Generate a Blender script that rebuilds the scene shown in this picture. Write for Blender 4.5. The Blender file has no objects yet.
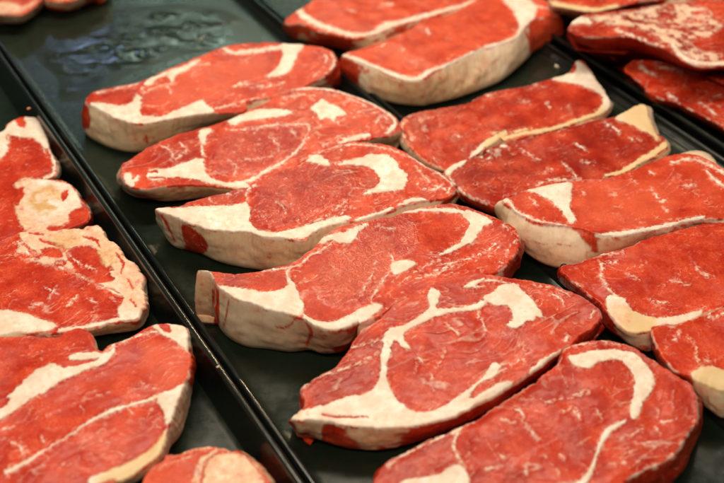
import bpy, math, random
import numpy as np

# ------------------------------------------------------------------ camera model
FPX = 1100.0; TH = math.radians(38.5); PH = math.radians(31.0); CH = 0.50
fw = np.array([math.sin(PH)*math.cos(TH), math.cos(PH)*math.cos(TH), -math.sin(TH)])
rt = np.array([math.cos(PH), -math.sin(PH), 0.0]); up = np.cross(rt, fw)
CAM = np.array([0, 0, CH])
FH = np.array([math.sin(PH), math.cos(PH)])          # horizontal forward
RH = np.array([math.cos(PH), -math.sin(PH)])
CEN = np.array([0.324, 0.539])                       # floor point in the middle of the view

def ray(p):
    p = np.atleast_2d(np.asarray(p, float))
    return fw*FPX + np.outer(p[:, 0]-362, rt) + np.outer(241.5-p[:, 1], up)

def unp_z(p, z):
    d = ray(p); t = (z-CH)/d[:, 2]
    return CAM + d*t[:, None]

def unp_plane(p, n, c):                              # plane n.x = c
    d = ray(p); t = (c - CAM@n)/(d@n)
    return CAM + d*t[:, None]

def proj(P):
    q = P-CAM; w = q@fw
    return np.stack([362+FPX*(q@rt)/w, 241.5-FPX*(q@up)/w], 1)

sc = bpy.context.scene
coll = sc.collection

# ------------------------------------------------------------------ numpy noise
_rs = np.random.RandomState(7)
_T = _rs.rand(256, 256)
def vn(x, y, seed=0):
    x = x + seed*17.31; y = y + seed*9.77
    xi = np.floor(x).astype(int); yi = np.floor(y).astype(int)
    fx = x-xi; fy = y-yi
    fx = fx*fx*fx*(fx*(fx*6-15)+10); fy = fy*fy*fy*(fy*(fy*6-15)+10)
    a = _T[xi & 255, yi & 255]; b = _T[(xi+1) & 255, yi & 255]
    c = _T[xi & 255, (yi+1) & 255]; d = _T[(xi+1) & 255, (yi+1) & 255]
    return (a*(1-fx)+b*fx)*(1-fy)+(c*(1-fx)+d*fx)*fy
def fbm(x, y, seed=0, o=3):
    s = 0; a = .5; t = 0
    for k in range(o):
        s = s+a*vn(x*2**k+k*3.3, y*2**k+k*1.7, seed+k); t += a; a *= .5
    return s/t
def sstep(a, b, x):
    t = np.clip((x-a)/(b-a), 0, 1); return t*t*(3-2*t)

# ------------------------------------------------------------------ materials
def new_mat(name):
    m = bpy.data.materials.new(name); m.use_nodes = True
    nt = m.node_tree; bs = nt.nodes['Principled BSDF']
    return m, nt, bs
def N(nt, t, **kw):
    n = nt.nodes.new(t)
    for k, v in kw.items(): setattr(n, k, v)
    return n
def L(nt, a, b): nt.links.new(a, b)
def noise(nt, vec, scale, detail=3, rough=.55):
    n = N(nt, 'ShaderNodeTexNoise'); n.inputs['Scale'].default_value = scale
    n.inputs['Detail'].default_value = detail; n.inputs['Roughness'].default_value = rough
    L(nt, vec, n.inputs['Vector']); return n.outputs['Fac']
def mrange(nt, v, a, b, c=0, d=1):
    n = N(nt, 'ShaderNodeMapRange', interpolation_type='SMOOTHSTEP'); L(nt, v, n.inputs[0])
    n.inputs[1].default_value = a; n.inputs[2].default_value = b
    n.inputs[3].default_value = c; n.inputs[4].default_value = d
    return n.outputs[0]
def mixc(nt, f, a, b, mode='MIX'):
    n = N(nt, 'ShaderNodeMix', data_type='RGBA', blend_type=mode)
    if isinstance(f, float): n.inputs[0].default_value = f
    else: L(nt, f, n.inputs[0])
    for k, v in ((6, a), (7, b)):
        if isinstance(v, tuple): n.inputs[k].default_value = (*v, 1)
        else: L(nt, v, n.inputs[k])
    return n.outputs[2]
def mth(nt, op, a, b=None, c=None):
    n = N(nt, 'ShaderNodeMath', operation=op)
    for k, v in enumerate((a, b, c)):
        if v is None: continue
        if isinstance(v, (int, float)): n.inputs[k].default_value = v
        else: L(nt, v, n.inputs[k])
    return n.outputs[0]
def attr(nt, name):
    n = N(nt, 'ShaderNodeAttribute', attribute_name=name); return n.outputs['Fac']

def make_meat():
    m, nt, bs = new_mat('raw_meat')
    co = N(nt, 'ShaderNodeTexCoord').outputs['Object']
    fat = attr(nt, 'fat'); tone = attr(nt, 'tone'); yel = attr(nt, 'yellow'); pink = attr(nt, 'pink'); wet = attr(nt, 'wet')
    bone = attr(nt, 'bone'); rim = attr(nt, 'side')
    n1 = noise(nt, co, 55, 4); n2 = noise(nt, co, 320, 4, .65); n3 = noise(nt, co, 1100, 3, .6)
    # fibre bundles
    vo = N(nt, 'ShaderNodeTexVoronoi', feature='DISTANCE_TO_EDGE'); vo.inputs['Scale'].default_value = 420
    wv = N(nt, 'ShaderNodeVectorMath', operation='MULTIPLY_ADD'); nz = N(nt, 'ShaderNodeTexNoise'); nz.inputs['Scale'].default_value = 180
    L(nt, co, nz.inputs['Vector']); L(nt, nz.outputs['Color'], wv.inputs[0]); wv.inputs[1].default_value = (.006, .006, .006); L(nt, co, wv.inputs[2])
    L(nt, wv.outputs[0], vo.inputs['Vector'])
    bund = mrange(nt, vo.outputs['Distance'], 0, .16)
    lean = mixc(nt, mrange(nt, n1, .30, .70), (.42, .012, .003), (.65, .048, .010))
    lean = mixc(nt, mrange(nt, n2, .46, .78, 0, .45), lean, (.74, .12, .040))
    lean = mixc(nt, mrange(nt, n3, .54, .78, 0, .24), lean, (.80, .15, .07))
    lean = mixc(nt, mrange(nt, n3, .46, .25, 0, .20), lean, (.34, .006, .003))
    b2 = mth(nt, 'MULTIPLY', mth(nt, 'SUBTRACT', 1.0, bund), mrange(nt, n1, .45, .62, .08, .34))
    lean = mixc(nt, b2, lean, (.82, .20, .11))
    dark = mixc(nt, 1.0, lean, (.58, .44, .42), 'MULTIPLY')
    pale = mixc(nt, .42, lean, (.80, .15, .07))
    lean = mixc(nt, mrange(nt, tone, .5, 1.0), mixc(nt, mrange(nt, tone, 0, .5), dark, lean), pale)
    # hairline marbling
    mp = N(nt, 'ShaderNodeMapping'); mp.inputs['Scale'].default_value = (1, 2.6, 1); mp.inputs['Rotation'].default_value = (0, 0, .5); L(nt, wv.outputs[0], mp.inputs['Vector'])
    nn = noise(nt, mp.outputs[0], 62, 2, .5)
    ridge = mth(nt, 'ABSOLUTE', mth(nt, 'SUBTRACT', nn, .5))
    rd = mth(nt, 'MULTIPLY', mrange(nt, ridge, .0, .018, 1, 0), mrange(nt, noise(nt, co, 45, 3), .50, .64, 0, .6))
    lean = mixc(nt, rd, lean, (.85, .46, .34))
    fc = mixc(nt, mrange(nt, noise(nt, co, 95, 4, .6), .36, .64), (.79, .66, .55), (.90, .83, .75))
    fc = mixc(nt, mrange(nt, n2, .48, .75, 0, .55), fc, (.80, .48, .34))
    fc = mixc(nt, mth(nt, 'MULTIPLY', yel, .75), fc, (.74, .52, .23))
    fs = mixc(nt, mrange(nt, n1, .32, .68), (.84, .60, .41), (.92, .74, .55))
    fs = mixc(nt, mrange(nt, n2, .5, .8, 0, .4), fs, (.66, .36, .24))
    fs = mixc(nt, mrange(nt, noise(nt, co, 130, 4, .65), .52, .70, 0, .4), fs, (.60, .32, .19))
    fc = mixc(nt, mth(nt, 'MULTIPLY', rim, .8), fc, fs)
    n4 = noise(nt, co, 150, 3, .6)
    pc = mixc(nt, mrange(nt, n4, .56, .68), mixc(nt, mrange(nt, n4, .34, .50), (.84, .60, .38), (.80, .40, .22)), (.58, .07, .035))
    fc = mixc(nt, mth(nt, 'MULTIPLY', pink, mrange(nt, n2, .3, .6, .55, .95)), fc, pc)
    bc = mixc(nt, mrange(nt, n2, .4, .7), mixc(nt, mrange(nt, n1, .35, .6), (.80, .60, .34), (.66, .42, .15)), (.66, .30, .16))
    fm = mrange(nt, mth(nt, 'ADD', fat, mth(nt, 'MULTIPLY', mth(nt, 'SUBTRACT', n2, .5), .75)), .08, .92)
    col = mixc(nt, fm, lean, fc)
    col = mixc(nt, bone, col, bc)
    L(nt, col, bs.inputs['Base Color'])
    ro = mth(nt, 'ADD', mrange(nt, n1, .3, .7, .34, .42), mth(nt, 'MULTIPLY', fm, .04))
    ro = mth(nt, 'SUBTRACT', ro, mth(nt, 'MULTIPLY', wet, .06))
    L(nt, ro, bs.inputs['Roughness'])
    bs.inputs['Specular IOR Level'].default_value = .20
    bs.subsurface_method = 'BURLEY'; bs.inputs['Subsurface Weight'].default_value = .4
    bs.inputs['Subsurface Radius'].default_value = (1, .42, .28); bs.inputs['Subsurface Scale'].default_value = .0032
    cw = mth(nt, 'MULTIPLY', mth(nt, 'ADD', .06, mth(nt, 'MULTIPLY', wet, .94)), mrange(nt, n1, .35, .65, .6, 1))
    L(nt, cw, bs.inputs['Coat Weight']); bs.inputs['Coat Roughness'].default_value = .08
    h = mth(nt, 'ADD', mth(nt, 'MULTIPLY', noise(nt, co, 230, 2, .5), .8), mth(nt, 'MULTIPLY', noise(nt, wv.outputs[0], 520, 2, .5), mth(nt, 'ADD', .10, mth(nt, 'MULTIPLY', wet, .9))))
    bp = N(nt, 'ShaderNodeBump'); bp.inputs['Distance'].default_value = .0016
    L(nt, mth(nt, 'ADD', .09, mth(nt, 'MULTIPLY', wet, .85)), bp.inputs['Strength'])
    L(nt, h, bp.inputs['Height']); L(nt, bp.outputs[0], bs.inputs['Normal']); L(nt, bp.outputs[0], bs.inputs['Coat Normal'])
    return m
MEAT = make_meat()

def make_tray_mat(name, base, r0, r1, spec):
    m, nt, bs = new_mat(name)
    co = N(nt, 'ShaderNodeTexCoord').outputs['Object']
    n1 = noise(nt, co, 14, 4); n2 = noise(nt, co, 160, 4); n3 = noise(nt, co, 900, 2)
    c = mixc(nt, mrange(nt, n1, .35, .65), base, tuple(v*1.6 for v in base))
    c = mixc(nt, mrange(nt, n2, .68, .8, 0, .35), c, (.09, .03, .02))
    c = mixc(nt, mrange(nt, n3, .75, .8, 0, .5), c, (.16, .15, .12))
    L(nt, c, bs.inputs['Base Color'])
    L(nt, mrange(nt, mth(nt, 'ADD', mth(nt, 'MULTIPLY', n1, .6), mth(nt, 'MULTIPLY', n2, .4)), .35, .65, r0, r1), bs.inputs['Roughness'])
    bs.inputs['Specular IOR Level'].default_value = spec
    bp = N(nt, 'ShaderNodeBump'); bp.inputs['Distance'].default_value = .001; bp.inputs['Strength'].default_value = .18
    L(nt, mth(nt, 'ADD', n1, mth(nt, 'MULTIPLY', n2, .3)), bp.inputs['Height']); L(nt, bp.outputs[0], bs.inputs['Normal'])
    return m
TRAY = make_tray_mat('black_green_enamel', (.008, .015, .010), .20, .36, .5)
RIM = make_tray_mat('glossy_black_rim', (.006, .009, .008), .14, .26, .6)
SHELF = make_tray_mat('dark_display_shelf', (.008, .006, .006), .4, .6, .3)

# ------------------------------------------------------------------ scene helpers
def empty(name, loc, label=None, cat=None, group=None):
    o = bpy.data.objects.new(name, None); coll.objects.link(o); o.location = loc
    o.empty_display_size = .02
    if label: o['label'] = label
    if cat: o['category'] = cat
    if group: o['group'] = group
    return o

def mesh_obj(name, verts, faces, mat, parent=None, loc=None, smooth=True, attrs=None, normals=None):
    me = bpy.data.meshes.new(name)
    verts = np.asarray(verts, np.float32)
    if loc is not None: verts = verts-np.asarray(loc, np.float32)
    faces = [np.asarray(f, np.int32) for f in (faces if isinstance(faces, list) else [faces]) if len(f)]
    nl = sum(f.size for f in faces); nf = sum(len(f) for f in faces)
    me.vertices.add(len(verts)); me.vertices.foreach_set('co', verts.ravel())
    me.loops.add(nl); me.loops.foreach_set('vertex_index', np.concatenate([f.ravel() for f in faces]))
    me.polygons.add(nf)
    tot = np.concatenate([np.full(len(f), f.shape[1]) for f in faces])
    me.polygons.foreach_set('loop_start', np.concatenate([[0], np.cumsum(tot)[:-1]]).astype(np.int32))
    me.update(calc_edges=True)
    me.polygons.foreach_set('use_smooth', np.full(nf, smooth))
    if attrs:
        for k, v in attrs.items():
            a = me.attributes.new(k, 'FLOAT', 'POINT'); a.data.foreach_set('value', v.astype(np.float32))
    if normals is not None: me.normals_split_custom_set_from_vertices(normals.tolist())
    me.materials.append(mat)
    o = bpy.data.objects.new(name, me); coll.objects.link(o)
    if parent: o.parent = parent
    elif loc is not None: o.location = loc
    return o

# ------------------------------------------------------------------ tracing language
S3 = 724/240.0
CROP = {'g': (0, 0, 1), 'c1': (0, 0, S3), 'c2': (60, 30, S3), 'c3': (240, 0, S3), 'c4': (484, 0, S3), 'c5': (0, 100, S3),
        'c6': (140, 110, S3), 'c7': (300, 100, S3), 'c8': (484, 120, S3), 'd1': (0, 220, S3), 'd2': (0, 323, S3),
        'd3': (180, 190, S3), 'd4': (340, 190, S3), 'd5': (180, 323, S3), 'd6': (270, 260, S3), 'd7': (360, 323, S3),
        'd8': (484, 260, S3), 'e6': (560, 360, 3.927), 'e7': (100, 430, 4.022)}
def parse(s):
    cr = CROP['g']; out = []
    for t in s.split():
        if t in CROP: cr = CROP[t]; continue
        x0, y0, k = cr
        f = None; b = None
        if '*' in t: t, f = t.split('*'); f = float(f)
        if '/' in t: t, b = t.split('/'); b = [float(v) for v in b.split(',')]; b = (x0+b[0]/k, y0+b[1]/k)
        v = [float(q) for q in t.split(',')]
        out.append((x0+v[0]/k, y0+v[1]/k, (v[2]/k/2 if len(v) > 2 else .8), b, f))
    return out

def catmull(P, n):
    """closed centripetal-ish Catmull-Rom, resampled to n points by arc length of the first 2 columns"""
    P = np.asarray(P, float); m = len(P); q = 24
    p0 = np.roll(P, 1, 0); p1 = P; p2 = np.roll(P, -1, 0); p3 = np.roll(P, -2, 0)
    t = (np.arange(q)/q)[None, :, None]
    d = np.linalg.norm(p2[:, :2]-p1[:, :2], axis=1, keepdims=True)+1e-9
    d0 = np.roll(d, 1, 0); d2 = np.roll(d, -1, 0)
    m1 = ((p1-p0)/d0+(p2-p1)/d)/2*d; m2 = ((p2-p1)/d+(p3-p2)/d2)/2*d
    # limit tangents
    C = ((2*t**3-3*t**2+1)*p1[:, None]+(t**3-2*t**2+t)*m1[:, None]+(-2*t**3+3*t**2)*p2[:, None]+(t**3-t**2)*m2[:, None]).reshape(-1, P.shape[1])
    C = np.vstack([C, C[:1]])
    s = np.concatenate([[0], np.cumsum(np.linalg.norm(np.diff(C[:, :2], axis=0), axis=1))])
    u = np.arange(n)/n*s[-1]
    return np.stack([np.interp(u, s, C[:, k]) for k in range(P.shape[1])], 1)
def catopen(P, sub=6):
    P = np.asarray(P, float)
    if len(P) < 3: return P
    E = np.vstack([2*P[0]-P[1], P, 2*P[-1]-P[-2]]); out = []
    for i in range(1, len(E)-2):
        for k in range(sub):
            t = k/sub; a, b, c, d = E[i-1], E[i], E[i+1], E[i+2]
            out.append(.5*((2*b)+(-a+c)*t+(2*a-5*b+4*c-d)*t*t+(-a+3*b-3*c+d)*t**3))
    out.append(P[-1]); return np.array(out)

def seg_field(X, Y, pts, wid):
    """max over segments of (half width - distance)"""
    best = np.full(X.shape, -9.0)
    for i in range(len(pts)-1):
        ax, ay = pts[i]; bx, by = pts[i+1]; dx, dy = bx-ax, by-ay; q = dx*dx+dy*dy+1e-9
        t = np.clip(((X-ax)*dx+(Y-ay)*dy)/q, 0, 1)
        d = np.hypot(X-ax-t*dx, Y-ay-t*dy)
        best = np.maximum(best, wid[i]+(wid[i+1]-wid[i])*t-d)
    return best
def poly_field(X, Y, pts):
    ins = np.zeros(X.shape, bool); D = np.full(X.shape, 1e9); n = len(pts)
    for i in range(n):
        ax, ay = pts[i]; bx, by = pts[(i+1) % n]; dx, dy = bx-ax, by-ay; q = dx*dx+dy*dy+1e-9
        t = np.clip(((X-ax)*dx+(Y-ay)*dy)/q, 0, 1)
        D = np.minimum(D, np.hypot(X-ax-t*dx, Y-ay-t*dy))
        if dy != 0: ins ^= ((ay > Y) != (by > Y)) & (X < dx*(Y-ay)/dy+ax)
    return np.where(ins, D, -D)

# ------------------------------------------------------------------ steak builder
def components(cls, c):
    from collections import deque
    H, W = cls.shape; seen = np.zeros((H, W), bool); m = cls == c; out = []
    for s in zip(*np.nonzero(m)):
        if seen[s]: continue
        dq = deque([s]); seen[s] = True; comp = []
        while dq:
            a, b = dq.popleft(); comp.append((a, b))
            for a2, b2 in ((a-1, b), (a+1, b), (a, (b+1) % W), (a, (b-1) % W)):
                if 0 <= a2 < H and m[a2, b2] and not seen[a2, b2]: seen[a2, b2] = True; dq.append((a2, b2))
        out.append(np.array(comp))
    return out

def steak(name, label, group, plane, outline, feats='', n=900, rings=84, side=20, tone=.5, sidefat=.5, soft=.75,
          flecks=60, fang=-.5, seed=1, rough=1.1, rimw=.6, rimf=.6, bulge=.002, bump=1.0, drop=None, yellow=0., pink=.0, rnd=.0014, noisy=.8, zbot=.0012, fibre=1.0):
    z0, sr, sf = plane
    # plane z = z0 + sr*(dx.RH) + sf*(dx.FH), slopes about the outline's centre
    op = parse(outline)
    c = unp_z([np.mean([(p[0], p[1]) for p in op], 0)], z0)[0][:2]
    g = sr*RH+sf*FH
    nrm = np.array([-g[0], -g[1], 1.0]); cc = nrm@np.array([c[0], c[1], z0])
    rs = np.random.RandomState(seed)
    ctl = []
    for (x, y, w, b, f) in op:
        T = unp_plane([(x, y)], nrm, cc)[0]
        if b is not None: B = unp_z([b], zbot)[0]
        else:
            zb = zbot if drop is None else max(zbot, T[2]-drop)
            B = np.array([T[0], T[1], zb])
            d = B[:2]-c; B[:2] -= d/np.linalg.norm(d)*.003
        ctl.append([*T, *B, sidefat if f is None else f])
    ctl = np.array(ctl)
    A = .5*np.sum(ctl[:, 0]*np.roll(ctl[:, 1], -1)-np.roll(ctl[:, 0], -1)*ctl[:, 1])
    if A < 0: ctl = ctl[::-1]
    C = catmull(ctl, n)
    T = C[:, :3]; B = C[:, 3:6]; SF = np.clip(C[:, 6], 0, 1)
    tang = np.roll(T, -1, 0)[:, :2]-np.roll(T, 1, 0)[:, :2]; tang /= np.linalg.norm(tang, axis=1, keepdims=True)+1e-9
    out = np.stack([tang[:, 1], -tang[:, 0]], 1)
    nz = (fbm(T[:, 0]*110, T[:, 1]*110, seed, 3)-.5)*.0022*rough + (fbm(T[:, 0]*420, T[:, 1]*420, seed+5, 2)-.5)*.0009*rough
    T = T.copy(); T[:, :2] += out*nz[:, None]
    T[:, 2] = (cc-T[:, :2]@nrm[:2])
    # spine
    P2 = T[:, :2]; m0 = P2.mean(0); U, S_, V = np.linalg.svd(P2-m0, full_matrices=False)
    ax = V[0]; a = (P2-m0)@ax; b = (P2-m0)@V[1]
    hl = max(0, (a.max()-a.min())/2-(b.max()-b.min())/2)*.95; m0 = m0+ax*(a.max()+a.min())/2+V[1]*(b.max()+b.min())/2
    Q = m0+np.clip((P2-m0)@ax, -hl, hl)[:, None]*ax
    t = np.linspace(0, 1, rings+1)**.85
    XY = Q[None]+(P2-Q)[None]*t[:, None, None]
    ed = (1-t)[:, None]*np.linalg.norm(P2-Q, axis=1)[None]
    X = XY[..., 0]; Y = XY[..., 1]
    Z = cc-(X*nrm[0]+Y*nrm[1])
    k = np.clip(1-ed/rnd, 0, 1); Z = Z-rnd*(1-np.sqrt(np.clip(1-k*k, 0, 1)))
    fadein = sstep(0, .006, ed)
    Z = Z+((fbm(X*30, Y*30, seed+11, 2)-.5)*.0040+(fbm(X*150, Y*150, seed+3, 2)-.5)*.0004)*bump*(.35+.65*fadein)
    # side
    Tb = np.stack([X[-1], Y[-1], Z[-1]], 1)
    v = (np.arange(1, side+1)/side)
    Sd = Tb[None]+(B-Tb)[None]*v[:, None, None]
    prof = np.sin(np.pi*v)**.8
    arc = np.cumsum(np.linalg.norm(np.diff(T, axis=0, append=T[:1]), axis=1))
    sn = fbm(arc[None]*60+0*v[:, None], (Sd[..., 2])*120, seed+21, 3)-.5
    sn2 = fbm(arc[None]*260+0*v[:, None], (Sd[..., 2])*300, seed+31, 2)-.5
    off = prof[:, None]*(bulge+sn*.0036*noisy+sn2*.0007*noisy)
    off = off-(np.clip((v-.75)/.25, 0, 1)**2)[:, None]*.0025
    Sd[..., :2] += out[None]*off[..., None]
    bot = np.concatenate([np.concatenate([m0+(B[:, :2]-m0)*.5, B[:, 2:3]], 1)[None]], 0)
    V3 = np.concatenate([np.stack([X, Y, Z], 2), Sd, bot], 0)
    R = V3.shape[0]; nv = n
    V = V3.reshape(-1, 3)
    ring = np.repeat(np.arange(R), nv)
    istop = ring <= rings
    px = proj(V)
    wu = (V[:, 0]*RH[0]+V[:, 1]*RH[1])*1300; wv = (V[:, 0]*FH[0]+V[:, 1]*FH[1])*1300
    wx = px[:, 0]+(fbm(wu*.22, wv*.22, seed+41, 3)-.5)*3.2+(fbm(wu*.7, wv*.7, seed+43, 2)-.5)*1.7
    wy = px[:, 1]+(fbm(wu*.22, wv*.22, seed+51, 3)-.5)*2.4+(fbm(wu*.7, wv*.7, seed+53, 2)-.5)*1.3
    nV = len(V)
    fat = np.zeros(nV); bone = np.zeros(nV); yel = np.full(nV, yellow, float); pk = np.full(nV, pink, float); wet = np.zeros(nV)
    tn = np.full(nV, tone, float)+(fbm(V[:, 0]*45, V[:, 1]*45, seed+61, 3)-.5)*.28
    part = np.zeros(nV)
    # rim membrane on the top edge
    edf = np.concatenate([ed.ravel(), np.full(nV-ed.size, 9.)])
    rr = fbm(V[:, 0]*130, V[:, 1]*130, seed+71, 3)
    fat = np.where(istop, rimf*sstep(rimw*.0032, 0, edf)*sstep(.42, .6, rr), 0)
    # sides
    sfv = np.tile(SF, R)
    sm = sstep(.30, .70, sfv*1.2-.1+(fbm(np.tile(arc, R)*70, V[:, 2]*110, seed+81, 3)-.5)*1.5*(1-np.abs(2*sfv-1)*.55))
    fat = np.where(istop, fat, sm); part = np.where(istop, 0, (sm > .5)*1.)
    hid = ~istop
    pk = np.where(hid, np.maximum(pk, .55*sstep(.5, .78, fbm(np.tile(arc, R)*95, V[:, 2]*150, seed+91, 3))), pk)
    # traced features
    def apply(kind, pts, inten=1.0):
        nonlocal fat, bone, yel, pk, wet, tn, part
        onside = kind[0] == 'S' and len(kind) > 1; kk = kind[1] if onside else kind
        xy = np.array([(p[0], p[1]) for p in pts]); w = np.array([p[2] for p in pts])
        if kk in 'srt':
            q = catopen(np.column_stack([xy, w])); xy, w = q[:, :2], q[:, 2]; mg = w.max()+3
        else: mg = 4
        sel = (hid if onside else istop) & (wx > xy[:, 0].min()-mg) & (wx < xy[:, 0].max()+mg) & (wy > xy[:, 1].min()-mg) & (wy < xy[:, 1].max()+mg)
        ix = np.nonzero(sel)[0]
        if not len(ix): return
        x = wx[ix]; y = wy[ix]
        if kk in 'srt': f = seg_field(x, y, xy, w)
        else:
            xy = catmull(xy, len(xy)*5); f = poly_field(x, y, xy)
        sf_ = soft*1.45*(1.9 if onside else 1)*(10.0 if kk in 'DL' else 5.0 if kk in 'YPW' else 1)
        mk = sstep(-sf_, sf_, f)*inten
        if kk == 'M':
            mk = mk*sstep(.38, .62, fbm(wu[ix]*.13, wv[ix]*.13, seed+97, 4)+.05*np.clip(f, 0, 4)/4)*.85
            pk[ix] = np.maximum(pk[ix], .8*mk)
            kk = 'F' if inten == 1 else kk
        if kk == 't': mk = mk*.52*sstep(.36, .58, fbm(wx[ix]*.2, wy[ix]*.2, seed+79, 2)); kk = 's'; inten = .5
        if kk == 's':
            thin = np.clip(1.4-w.max()*.55, 0, .75)
            mk = mk*(1-thin*sstep(.62, .40, fbm(wx[ix]*.33, wy[ix]*.33, seed+77, 2)))
        if kk in 'Fs' and w.max() < 90 and inten == 1.0:
            hn = fbm(wu[ix]*.45, wv[ix]*.45, seed+87, 3)
            fat[ix] = np.maximum(fat[ix], .42*sstep(-4.5, 0, f)*sstep(.40, .62, hn))
            if kk == 'F': pk[ix] = np.maximum(pk[ix], .55*sstep(3.0, 0, f)*sstep(.48, .64, hn)*(f > -6))
        if kk in 'Fs':
            fat[ix] = np.maximum(fat[ix], mk); bone[ix] *= 1-mk
            if kk == 'F': part[ix] = np.where(mk > .5, 1, part[ix])
            elif w.max() > 2.2: part[ix] = np.where(mk > .5, 1, part[ix])
        elif kk in 'Rr':
            fat[ix] *= 1-mk; bone[ix] *= 1-mk; part[ix] = np.where(mk > .5, 0, part[ix])
        elif kk == 'B': bone[ix] = np.maximum(bone[ix], sstep(-2.5, 5, f)*(.35+.6*sstep(.36, .6, fbm(wu[ix]*.12, wv[ix]*.12, seed+55, 3)))); part[ix] = np.where(mk > .5, 2, part[ix])
        elif kk == 'Y': yel[ix] = np.maximum(yel[ix], mk)
        elif kk == 'P': pk[ix] = np.maximum(pk[ix], mk*.8)
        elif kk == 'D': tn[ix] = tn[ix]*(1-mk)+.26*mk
        elif kk == 'L': tn[ix] = tn[ix]*(1-mk)+1.0*mk
        elif kk == 'W': wet[ix] = np.maximum(wet[ix], mk)
    # faint fibres of fat running through the muscle
    th = fang+2.2*(fbm(V[:, 0]*16, V[:, 1]*16, seed+101, 2)-.5); ct, st = math.cos(-fang), math.sin(-fang)
    a_ = (wu*ct+wv*st)/1300; b_ = (-wu*st+wv*ct)/1300
    b_ = b_+(fbm(a_*26, b_*26, seed+103, 2)-.5)*.03
    rg = np.clip(1-np.abs(fbm(a_*26, b_*120, seed+105, 2)-.5)*22, 0, 1)
    rg2 = np.clip(1-np.abs(fbm(a_*60, b_*230, seed+107, 2)-.5)*12, 0, 1)
    mk_ = sstep(.50, .62, fbm(wu*.03, wv*.03, seed+109, 2)); mk2 = sstep(.48, .60, fbm(wu*.05, wv*.05, seed+111, 2))
    fat = np.where(istop, np.maximum(fat, np.maximum(.42*rg*mk_, .30*rg2*mk2)*fibre), fat)
    tn = tn+(fbm(a_*30, b_*110, seed+113, 3)-.5)*.34
    # random hairline flecks first, so that traced marks win
    pp = proj(T); lo = np.maximum(pp.min(0), -30); hi = np.minimum(pp.max(0), [754, 513])
    for i in range(flecks):
        p = lo+rs.rand(2)*(hi-lo); an = fang+rs.randn()*.55; ln = rs.uniform(2, 11); q = []
        for j in range(4):
            q.append((p[0], p[1], rs.uniform(.1, .6), None, None)); an += rs.randn()*.4
            p = p+np.array([math.cos(an), math.sin(an)])*ln/3
        apply('s', q, rs.uniform(.25, .62))
    for line in feats.strip().splitlines():
        line = line.strip()
        if not line: continue
        kd, rest = line.split(' ', 1); apply(kd, parse(rest))
    V[:, 2] += np.where(istop, (fat-.4)*.0007*sstep(0, .004, edf), 0)
    # faces
    i = np.arange(R-1)[:, None]*nv; j = np.arange(nv)[None]; j2 = (j+1) % nv
    F = np.stack([i+j, i+nv+j, i+nv+j2, i+j2], 2).reshape(-1, 4)
    e1 = V[F[:, 2]]-V[F[:, 0]]; e2 = V[F[:, 3]]-V[F[:, 1]]; fn = np.cross(e1, e2)
    NR = np.zeros_like(V)
    for q in range(4):
        for ax_ in range(3): NR[:, ax_] += np.bincount(F[:, q], fn[:, ax_], minlength=nV)
    NR /= np.linalg.norm(NR, axis=1, keepdims=True)+1e-12
    NR[ring == 0] = nrm/np.linalg.norm(nrm)
    loc = (float(m0[0]), float(m0[1]), 0.0)
    root = empty(name, loc, label, 'steak', group)
    # clean class per face: majority
    pf = part[F]; cls = np.where((pf == 2).sum(1) >= 2, 2, np.where((pf == 1).sum(1) >= 2, 1, 0))
    at = dict(fat=np.clip(fat, 0, 1), tone=np.clip(tn, 0, 1), yellow=yel, pink=pk, wet=wet, bone=bone, side=hid.astype(float))
    cg = cls.reshape(R-1, nv).copy()
    for c_, to in ((2, 1), (1, 0), (0, 1)):
        for cp in components(cg, c_):
            if len(cp) < (400 if c_ else 900): cg[cp[:, 0], cp[:, 1]] = to
    for cid, nm in ((0, 'lean_meat'), (1, 'fat'), (2, 'bone')):
        for cp in components(cg, cid):
            fs = F[cp[:, 0]*nv+cp[:, 1]]
            used, inv = np.unique(fs, return_inverse=True)
            mesh_obj(nm, V[used], inv.reshape(-1, 4), MEAT, root, loc, attrs={k_: v_[used] for k_, v_ in at.items()}, normals=NR[used])
    return root

RB = 'ribeye steaks overlapping in the central tray'
SS = 'strip steaks in the right tray'
TB = 'T-bone steaks in the left tray'
ST = 'dark steaks stacked in the far right tray'

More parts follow.
